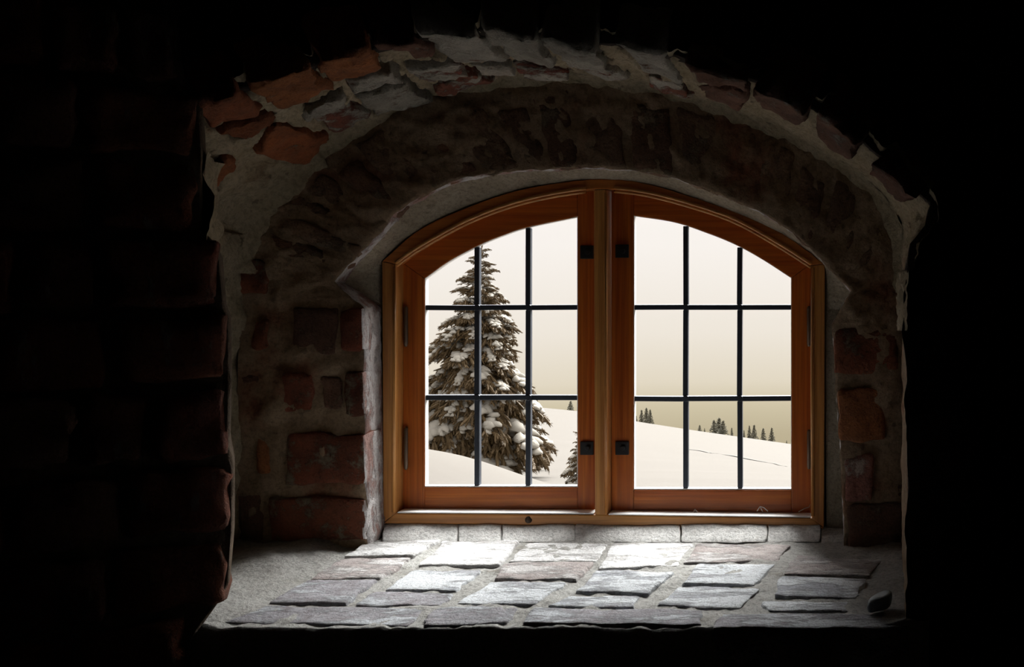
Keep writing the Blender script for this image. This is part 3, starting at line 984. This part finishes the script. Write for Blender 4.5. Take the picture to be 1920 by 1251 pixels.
for xa, xb, ya, yb_ in ((745, 1113, 962.5, 965), (1141, 1520, 966, 971.5)):
    prism('ledge_strip', PW([(xa, ya), (xb, yb_ - 0.5), (xb, yb_ - 2.5), (xa, ya - 2)], DW + 0.0005), 0.0285, M['white'], window_1, 0.0005)  # plain white strip along the bottom ledge of the frame
k_ = DW / DS
def sh(pts): return [(VX + (x - VX) * k_, VY + (y - VY) * k_ - 3) for x, y in pts]
inS = sh(in_c)
def y_on(curve, x):
    for (x0, y0), (x1, y1) in zip(curve, curve[1:]):
        if x0 <= x <= x1: return lerp(y0, y1, (x - x0) / max(x1 - x0, 1e-6))
    return curve[0][1] if x < curve[0][0] else curve[-1][1]
def build_sash(label, xl, gl_, gr, xr, ytop_glass, yb_g, yb, xs_bar, ys_bar, latch_x, latch_ys, hinge_x, hinge_ys, tallside):
    s = empty('sash', W((xl + xr) / 2, yb, DS))
    s.parent = window_1
    s.location = Vector(s.location) - Vector(window_1.location)
    s['label'] = label
    class Off: pass
    base = W((xl + xr) / 2, yb, DS)
    def att(o):
        o.parent = s
        o.location = Vector(o.location) - base
        return o
    gc = curve_y(ytop_glass, 30)
    th = 0.014
    oc = [(x, y) for x, y in inS if xl < x < xr]
    oc = [(xl, y_on(inS, xl))] + oc + [(xr, y_on(inS, xr))]
    if tallside == 'R':
        att(prism('stile', PW([(xl, yb), (gl_, yb), (gl_, gc[0][1]), (xl, oc[0][1])], DS), th, M['sash_v'], None, 0.0015))
        att(prism('stile', PW([(gr, yb), (xr, yb), (xr, oc[-1][1]), (gr, y_on(inS, gr))], DS), th, M['sash_v'], None, 0.0015))
        top = [(x, y) for x, y in oc if x < gr] + [(gr, y_on(inS, gr))]
        att(prism('head_rail', PW(top + gc[::-1], DS), th, M['sash_h'], None, 0.0015))
    else:
        att(prism('stile', PW([(xl, yb), (gl_, yb), (gl_, y_on(inS, gl_)), (xl, oc[0][1])], DS), th, M['sash_v'], None, 0.0015))
        att(prism('stile', PW([(gr, yb), (xr, yb), (xr, oc[-1][1]), (gr, gc[-1][1])], DS), th, M['sash_v'], None, 0.0015))
        top = [(gl_, y_on(inS, gl_))] + [(x, y) for x, y in oc if x > gl_]
        att(prism('head_rail', PW(top + gc[::-1], DS), th, M['sash_h'], None, 0.0015))
    att(prism('bottom_rail', PW([(gl_, yb), (gr, yb), (gr, yb_g), (gl_, yb_g)], DS), th, M['sash_h'], None, 0.0015))
    # white glazing putty round the glass, thickest at the outer side and the bottom
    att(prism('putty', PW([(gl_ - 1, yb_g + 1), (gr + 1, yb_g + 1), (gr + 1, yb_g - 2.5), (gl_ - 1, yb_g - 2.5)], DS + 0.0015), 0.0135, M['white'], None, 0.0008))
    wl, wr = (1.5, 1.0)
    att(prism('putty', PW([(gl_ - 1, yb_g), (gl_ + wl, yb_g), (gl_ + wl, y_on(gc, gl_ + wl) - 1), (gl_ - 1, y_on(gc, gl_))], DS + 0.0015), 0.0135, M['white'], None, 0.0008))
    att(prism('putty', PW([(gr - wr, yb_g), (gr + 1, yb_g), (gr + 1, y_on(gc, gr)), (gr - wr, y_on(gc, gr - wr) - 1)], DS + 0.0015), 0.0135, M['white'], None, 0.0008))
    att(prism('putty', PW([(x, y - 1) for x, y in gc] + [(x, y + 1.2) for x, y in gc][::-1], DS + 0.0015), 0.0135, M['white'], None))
    # panes and leaded bars
    cx = [gl_ - 3] + xs_bar + [gr + 3]
    cy = [None] + ys_bar + [yb_g + 3]
    for i in range(3):
        for j in range(3):
            xa, xb = cx[i], cx[i + 1]
            if j == 0:
                tp = [(lerp(xa, xb, q / 6), y_on(gc, lerp(xa, xb, q / 6)) - 4) for q in range(7)]
            else:
                tp = [(xa, cy[j]), (xb, cy[j])]
            att(prism('pane', PW(tp + [(xb, cy[j + 1]), (xa, cy[j + 1])], DG), 0.003, M['glass'], None))
    hb = 4.8
    for x in xs_bar:
        yt = y_on(gc, x) - 3
        segs = [yt] + ys_bar + [yb_g + 2]
        for a, c in zip(segs, segs[1:]):
            dx = random.uniform(-0.8, 0.8)
            att(prism('lead_bar', PW([(x - hb + dx, c - 5), (x + hb + dx, c - 5), (x + hb, a + 5), (x - hb, a + 5)], DG - 0.004), 0.011, M['lead'], None, 0.0012))
    for y in ys_bar:
        for a, c in zip(cx, cx[1:]):
            dy = random.uniform(-0.8, 0.8)
            att(prism('lead_bar', PW([(a + 4, y + hb), (c - 4, y + hb + dy), (c - 4, y - hb + dy), (a + 4, y - hb)], DG - 0.004), 0.011, M['lead'], None, 0.0012))
        for x in xs_bar:
            ring = [(x + 6.5 * math.cos(q * math.pi / 5), y + 6.5 * math.sin(q * math.pi / 5)) for q in range(10)]
            att(prism('solder_joint', PW(ring[::-1], DG - 0.006), 0.014, M['lead'], None, 0.0015))
    for y in latch_ys:
        w = 12.5
        pl = prism('latch_plate', PW([(latch_x - w, y + w), (latch_x + w, y + w), (latch_x + w, y - w), (latch_x - w, y - w)], DS - 0.004), 0.006, M['iron'], None, 0.001)
        att(pl)
        ring = [(latch_x + 1 + 4.5 * math.cos(q * math.pi / 6), y + 4.5 * math.sin(q * math.pi / 6)) for q in range(12)]
        nb = prism('latch_boss', PW(ring[::-1], DS - 0.009), 0.008, M['iron'], None, 0.0008)
        att(nb)
    for (ya, yc) in hinge_ys:
        att(tube('hinge', [W(hinge_x, ya, DS - 0.004), W(hinge_x, ya + 4, DS - 0.004), W(hinge_x, yc - 4, DS - 0.004), W(hinge_x, yc, DS - 0.004)], [0.0018, 0.0032, 0.0032, 0.0018], M['hinge'], None, 10))
    return s
build_sash('left sash of the casement with nine leaded panes', 755, 796, 1083, 1116, [(796, 522), (844, 488), (901, 458), (945, 440), (988, 426), (1083, 406)], 914, 958, [894, 990], [577, 746],
           1100, (473, 841), 761, ((574, 650), (800, 881)), 'R')
build_sash('right sash of the casement with nine leaded panes', 1146, 1188, 1484, 1521, [(1188, 404), (1264, 416), (1325, 436), (1379, 458), (1430, 486), (1484, 521)], 919, 966, [1285.5, 1387], [576.5, 748],
           1166, (471, 841), 1517, ((574, 650), (806, 880)), 'L')

# ---------------------------------------------------------------- small things on and beside the sill
pc = W(1650, 1134, Ds(1149) - 0.0)
verts, faces = [], []
NA, NB_ = 20, 12
for j in range(NB_ + 1):
    th = math.pi * j / NB_
    for i in range(NA):
        ph = 2 * math.pi * i / NA
        sg = lambda c, e: math.copysign(abs(c) ** e, c)
        p = Vector((sg(math.cos(ph), .7) * sg(math.sin(th), .7) * 0.0160, sg(math.sin(ph), .7) * sg(math.sin(th), .7) * 0.014, sg(math.cos(th), .6) * 0.0098))
        p.x += p.z * 0.45
        p = Matrix.Rotation(math.radians(18), 3, 'Y').inverted() @ p
        p += p.normalized() * nz(p, 70, 3) * 0.002
        verts.append(p)
for j in range(NB_):
    for i in range(NA):
        faces.append((j * NA + i, j * NA + (i + 1) % NA, (j + 1) * NA + (i + 1) % NA, (j + 1) * NA + i))
me = mesh('pebble', verts, faces)
fix_normals(me)
lowz = min(v.z for v in verts)
pc.z = zs(pc.y) + 0.001 - lowz
o = link('pebble', me, M['pebble'], None, pc)
tag(o, 'small dark blue-green stone lying at the right end of the sill', 'stone')

web = empty('cobweb', W(1460, 958, DW + 0.01))
tag(web, 'few dusty cobweb strands in the right window corner', 'cobweb')
for pts in ([(1440, 959), (1432, 952), (1425, 950), (1419, 959)], [(1425, 950), (1430, 960)], [(1497, 960), (1508, 954), (1517, 951), (1519, 946)], [(1300, 961), (1303, 955), (1307, 960)]):
    o = tube('strand', [W(x, y, DW + 0.018) for x, y in pts], 0.0006, M['web'], None, 5)
    rel(o, web)

# ---------------------------------------------------------------- snowy slope outside
ridge = [(-400, 745), (700, 748), (800, 753), (1000, 763), (1083, 771), (1190, 790), (1300, 807), (1385, 819), (1484, 833), (1700, 865), (2600, 980)]
DR = 250.0
def ridge_z(x):
    px = VX + x * F / DR
    for (a, ya), (c, yc) in zip(ridge, ridge[1:]):
        if a <= px <= c: return -(lerp(ya, yc, (px - a) / (c - a)) - VY) * DR / F
    return -(ridge[0][1] - VY) * DR / F if px < ridge[0][0] else -(ridge[-1][1] - VY) * DR / F
def ground_z(x, y):
    zt = -4.10                                        # at the spruces, 22 m away
    if y <= 22:
        z = lerp(-2.0, zt, max(0, (y - 2)) / 20)
    elif y <= DR:
        f = (y - 22) / (DR - 22)
        px = VX + x * F / y
        zr = ridge_z((px - VX) * DR / F)
        z = lerp(zt, zr, f) - math.sin(math.pi * f) * 0.6
    else:
        zr = ridge_z(x * DR / y)
        z = zr - (y - DR) * 0.17
    # drift between the house and the spruces
    z += 0.70 * math.exp(-((y - 14) / 3.5) ** 2) / (1 + math.exp(min(50, (x + 4.55) / 0.42))) + 0.40 * math.exp(-((y - 14) / 3.5) ** 2) / (1 + math.exp(min(50, (x + 3.6) / 0.5)))
    z += 0.10 * nz((x, y, 0), 0.16, 3) * min(1, y / 20) if y < 60 else 0.35 * nz((x, y, 0), 0.03, 3) * max(0, 1 - y / 200)
    return EYE + z
ys = [2.0 + 0.35 * i for i in range(80)]
while ys[-1] < DR: ys.append(ys[-1] * 1.035)
ys = [y for y in ys if y < DR] + [DR, DR + 4, DR + 15, DR + 60, DR + 200]
rows = []
for y in ys:
    w = 6 + y * 1.25
    rows.append([Vector((lerp(-w, w, i / 220), y, ground_z(lerp(-w, w, i / 220), y))) for i in range(221)])
o = link('ground', grid('ground', rows), M['snow'])
tag(o, 'smooth snow-covered slope falling away beyond the window', 'snow', kind='structure')
# faint ski track across the slope
def ground_hit(px, py):
    lo_d, hi_d = 3.0, DR
    y = 3.0
    while y < DR:
        p = W(px, py, y)
        if p.z < ground_z(p.x, y): return p
        y *= 1.01
    return W(px, py, DR)
pts = [ground_hit(x, y) for x, y in ((1290, 843), (1320, 847), (1360, 853), (1400, 861), (1440, 868), (1476, 875))]
v, f = [], []
N = 60
for i in range(N + 1):
    p = catmull(pts, i / N)
    wd = 0.6 * (0.5 + 0.5 * math.sin(math.pi * min(1, i / N * 1.4 + .1)))
    for k in (-1, 0, 1):
        x, y = p.x, p.y + k * wd
        v.append(Vector((x, y, ground_z(x, y) + 0.03)))
for i in range(N):
    for k in range(2):
        a = i * 3 + k
        f.append((a, a + 1, a + 4, a + 3))
o = link('ski_track', mesh('ski_track', v, f), M['track'])
tag(o, 'faint ski track crossing the snowy slope behind the right sash', 'track')

# ---------------------------------------------------------------- snow-laden spruces
def brush(verts, faces, a, c, r, rnd, needles):
    """A twig clothed in needles."""
    t = c - a
    L = t.length
    t = t.normalized()
    x = t.cross(Vector((0, 0, 1)))
    if x.length < 0.05: x = Vector((1, 0, 0))
    x.normalize()
    y = t.cross(x)
    b0 = len(verts)
    for f, rr in ((0, 0.5), (0.45, 1.0), (0.85, 0.7)):
        for k in range(4):
            an = k * math.pi / 2 + 0.4
            verts.append(a + t * (L * f) + (x * math.cos(an) + y * math.sin(an)) * r * rr * 0.55)
    tip = len(verts)
    verts.append(c)
    for q in range(2):
        for k in range(4):
            k2 = (k + 1) % 4
            faces.append((b0 + q * 4 + k, b0 + q * 4 + k2, b0 + q * 4 + 4 + k2, b0 + q * 4 + 4 + k))
    for k in range(4):
        faces.append((b0 + 8 + k, b0 + 8 + (k + 1) % 4, tip))
    for q in range(needles):
        f = rnd.uniform(0.05, 1.0)
        an = rnd.uniform(0, 2 * math.pi)
        d = (x * math.cos(an) + y * math.sin(an)) * 0.9 + t * 0.75
        p = a + t * (L * f)
        s = t.cross(d).normalized() * r * 0.16
        i = len(verts)
        verts += [p - s, p + s, p + d.normalized() * r * 1.5]
        faces.append((i, i + 1, i + 2))

def blob(verts, faces, c, rx, ry, rz, rot, rnd, seg=8, rings=5):
    sd = rnd.uniform(0, 50)
    b0 = len(verts)
    ca, sa = math.cos(rot), math.sin(rot)
    for j in range(rings + 1):
        th = math.pi * j / rings
        for i in range(seg):
            ph = 2 * math.pi * i / seg
            d = Vector((math.cos(ph) * math.sin(th), math.sin(ph) * math.sin(th), math.cos(th)))
            k = 1 + 0.6 * nz(d, 2.0, sd)
            p = Vector((d.x * rx * k, d.y * ry * k, d.z * rz * k if d.z > 0 else d.z * rz * 0.45))
            p.z -= 0.25 * (p.x ** 2 / max(rx, 1e-6) + p.y ** 2 / max(ry, 1e-6))
            verts.append(c + Vector((p.x * ca - p.y * sa, p.x * sa + p.y * ca, p.z)))
    for j in range(rings):
        for i in range(seg):
            faces.append((b0 + j * seg + i, b0 + j * seg + (i + 1) % seg, b0 + (j + 1) * seg + (i + 1) % seg, b0 + (j + 1) * seg + i))

def make_branch(seed, droop):
    """One bough of length 1 along +x, and the snow lying on it."""
    rnd = random.Random(seed)
    axis = lambda t: Vector((t * 0.95, 0.06 * math.sin(t * 3 + seed), 0.16 * math.sin(t * 2.6) - droop * t ** 2.6))
    v, f, sv, sf = [], [], [], []
    for i in range(6):
        brush(v, f, axis(i / 6), axis((i + 1.15) / 6), 0.05, rnd, 14)
    n = 9
    for i in range(1, n + 1):
        t = 0.16 + 0.82 * i / n
        for sgn in (-1, 1):
            L = (0.40 * (1 - t) ** 0.6 + 0.16) * rnd.uniform(0.7, 1.2)
            an = sgn * math.radians(rnd.uniform(30, 70))
            a = axis(t)
            d = Vector((math.cos(an), math.sin(an), rnd.uniform(-0.30, 0.10)))
            mid = a + d * L * 0.55
            end = mid + Vector((d.x * .8, d.y * .8, d.z - 0.75)) * L * 0.5
            brush(v, f, a, mid, 0.048, rnd, 16)
            brush(v, f, mid, end, 0.046, rnd, 18)
            for q in range(5):
                p = a.lerp(mid, rnd.uniform(0.2, 1)) if q < 2 else mid.lerp(end, rnd.uniform(0.0, 0.8))
                e2 = p + Vector((math.cos(an * rnd.uniform(-.6, 1.9)) * .8, math.sin(an * rnd.uniform(-.6, 1.9)) * .8, rnd.uniform(-1.3, -0.25))) * L * rnd.uniform(0.32, 0.55)
                brush(v, f, p, e2, 0.042, rnd, 12)
            if rnd.random() < 0.55:
                blob(sv, sf, a.lerp(mid, 0.7) + Vector((0, 0, 0.04)), L * 0.40, 0.07, 0.055, an, rnd)
        if i == n or rnd.random() < 0.75:
            big = 0.9 + 0.55 * (t > 0.55)
            blob(sv, sf, axis(min(t, 0.93)) + Vector((0, rnd.uniform(-.03, .03), 0.045)), 0.10 * big, 0.075 * big, 0.060 * (1 + .35 * (t > .55)), rnd.uniform(-.5, .5), rnd)
    me = mesh('branch', v, f, False)
    ms_ = mesh('snow_load', sv, sf)
    me.materials.append(M['needles'])
    ms_.materials.append(M['bough_snow'])
    return me, ms_
VAR = [make_branch(100 + i, (0.12, 0.25, 0.34, 0.42)[i % 4]) for i in range(8)]

def spruce(name, base, H, lean, profile, label, n_br, seed, z_lo=0.12, yaw_bias=None):
    rnd = random.Random(seed)
    root = empty(name, base)
    tag(root, label, 'tree', 'snow-laden spruces near the window')
    pts = [Vector((lean * (i / 8) ** 1.0, 0, H * i / 8 - (0.15 if i == 0 else 0))) for i in range(9)]
    rad = [max(0.004, 0.022 * H * (1 - i / 8.2)) for i in range(9)]
    o = tube('trunk', pts, rad, M['bark'], None, 9)
    o.parent = root
    ang = rnd.uniform(0, 6.28)
    for i in range(n_br):
        q = (i + 0.5) / n_br
        h = z_lo + (0.985 - z_lo) * (1 - (1 - q) ** 0.82)
        ang += 2.39996 + rnd.uniform(-0.35, 0.35)
        R = profile(1 - h) * H * rnd.uniform(0.62, 1.2)
        if yaw_bias: R *= 1 + yaw_bias * math.cos(ang)
        me, sm = VAR[rnd.randrange(8)]
        br = bpy.data.objects.new('branch', me)
        COL.objects.link(br)
        br.parent = root
        br.location = (lean * h, 0, H * h)
        up = lerp(0.12, -0.75, h ** 2.2) + rnd.uniform(-0.12, 0.12)      # low boughs hang, the top ones rise
        br.rotation_euler = (0, up, ang)
        k = max(R, 0.1)
        br.scale = (k, k * rnd.uniform(0.8, 1.1), k * rnd.uniform(0.8, 1.1))
        so = bpy.data.objects.new('snow_load', sm)
        COL.objects.link(so)
        so.parent = br
    # leader
    v, f = [], []
    for k in range(3):
        brush(v, f, Vector((lean, 0, H * (0.955 + k * 0.02))), Vector((lean + rnd.uniform(-.01, .01) * H, 0, H * (0.985 + k * 0.022))), 0.012 * H / 2, rnd, 30)
    o = link('leader', mesh('leader', v, f, False), M['needles'])
    o.parent = root
    return root
DT = 22.0
def at_ground(px, D):
    x = (px - VX) * D / F
    return Vector((x, D, ground_z(x, D)))
b1 = at_ground(884, DT)
H1 = (EYE - (465 - VY) * DT / F) - b1.z
prof = lambda q: 0.028 + 0.33 * q if q < 0.8 else 0.292 + 0.1 * (q - 0.8)
spruce('spruce_tree', b1, H1, (903 - 884) * DT / F, prof, 'tall snow-laden spruce behind the left sash', 165, 11, 0.10)
b2 = at_ground(956, DT + 4.0)
spruce('spruce_tree', b2, 2.0, 0.05, lambda q: 0.06 + 0.50 * q, 'bushy shorter spruce growing at the right foot of the tall spruce', 70, 23, 0.10)
b3 = at_ground(1088, 17.0)
H3 = (EYE - (812 - VY) * 17.0 / F) - b3.z
spruce('spruce_tree', b3, H3, 0.0, lambda q: 0.06 + 0.36 * q, 'young spruce half hidden by the inner stile of the left sash', 42, 37, 0.08)

# ---------------------------------------------------------------- small spruces along the far ridge
def far_tree_mesh(seed):
    rnd = random.Random(seed)
    v, f = [], []
    n = 46
    for i in range(n):
        q = (i + 0.5) / n
        h = 0.06 + 0.93 * q
        R = (0.03 + 0.30 * (1 - h)) * rnd.uniform(0.7, 1.2)
        an = i * 2.4 + rnd.uniform(-.4, .4)
        a = Vector((0, 0, h))
        mid = Vector((math.cos(an) * R * .6, math.sin(an) * R * .6, h - R * 0.15))
        e = Vector((math.cos(an) * R, math.sin(an) * R, h - R * rnd.uniform(0.3, 0.6)))
        brush(v, f, a, mid, 0.05, rnd, 5)
        brush(v, f, mid, e, 0.05, rnd, 5)
        for s_ in (-1, 1):
            e2 = mid + Vector((math.cos(an + s_ * .9) * R * .45, math.sin(an + s_ * .9) * R * .45, -R * 0.25))
            brush(v, f, mid, e2, 0.045, rnd, 4)
    brush(v, f, Vector((0, 0, 0.93)), Vector((0, 0, 1.03)), 0.025, rnd, 6)
    me = mesh('foliage', v, f, False)
    me.materials.append(M['far_needles'])
    return me
FV = [far_tree_mesh(s) for s in (3, 5, 9)]
tm_ = tube('trunk', [Vector((0, 0, -0.25)), Vector((0, 0, 0.5)), Vector((0, 0, 0.95))], [0.03, 0.02, 0.005], M['bark'], None, 6)
trunk_me = tm_.data
for vv in trunk_me.vertices: vv.co += tm_.location
bpy.data.objects.remove(tm_)
far = [
    (1070, 752, 770, 1.5, 'low dark spruce on the ridge just left of the inner stile'),
    (1203, 769, 791, 1.0, 'left of three spruces clumped on the ridge by the left edge of the right sash'),
    (1212, 765, 792, 1.0, 'middle of three spruces clumped on the ridge by the left edge of the right sash'),
    (1219, 768, 793, 1.0, 'right of three spruces clumped on the ridge by the left edge of the right sash'),
    (1193, 780, 790, 0.9, 'tiny spruce on the ridge touching the left edge of the right sash'),
    (1312, 797, 809, 1.3, 'small squat spruce on the ridge just right of the first upright bar'),
    (1321, 803, 811, 1.0, 'tiny spruce on the ridge left of the broad clump'),
    (1339, 788, 813, 1.5, 'left spruce of the broad clump on the ridge between the two upright bars'),
    (1348, 784, 814, 1.6, 'tallest middle spruce of the broad clump on the ridge between the two upright bars'),
    (1356, 789, 815, 1.5, 'right spruce of the broad clump on the ridge between the two upright bars'),
    (1372, 802, 818, 0.8, 'slim spruce on the ridge just left of the second upright bar'),
    (1395, 807, 821, 0.7, 'slim small spruce on the ridge just right of the second upright bar'),
    (1405, 798, 822, 0.8, 'narrow spruce at the left of the close pair right of the second upright bar'),
    (1414, 797, 824, 1.1, 'fuller spruce at the right of the close pair right of the second upright bar'),
    (1431, 803, 826, 1.1, 'lone spruce on the ridge left of the rightmost tall one'),
    (1447, 802, 828, 1.0, 'pointed spruce on the ridge, rightmost of the tall ones'),
    (1475, 826, 833, 1.0, 'tiny spruce on the ridge close to the right stile'),
]
for i, (px, yt, yb, wd, lab) in enumerate(far):
    D = DR + 1.5 + 6.0 * (i % 3) + (9 if i == 4 else 0)
    p = W(px, yb, D)
    ztop = p.z + (yb - yt) * D / F
    p.z = ground_z(p.x, D) - 0.1
    h = ztop - p.z
    r = empty('ridge_spruce', p)
    tag(r, lab, 'tree', 'spruces along the far snowy ridge')
    fo = bpy.data.objects.new('foliage', FV[i % 3]); COL.objects.link(fo); fo.parent = r
    fo.scale = (h * wd, h * wd, h); fo.rotation_euler = (0, 0, i * 1.3)
    to = bpy.data.objects.new('trunk', trunk_me); COL.objects.link(to); to.parent = r
    to.scale = (h, h, h)
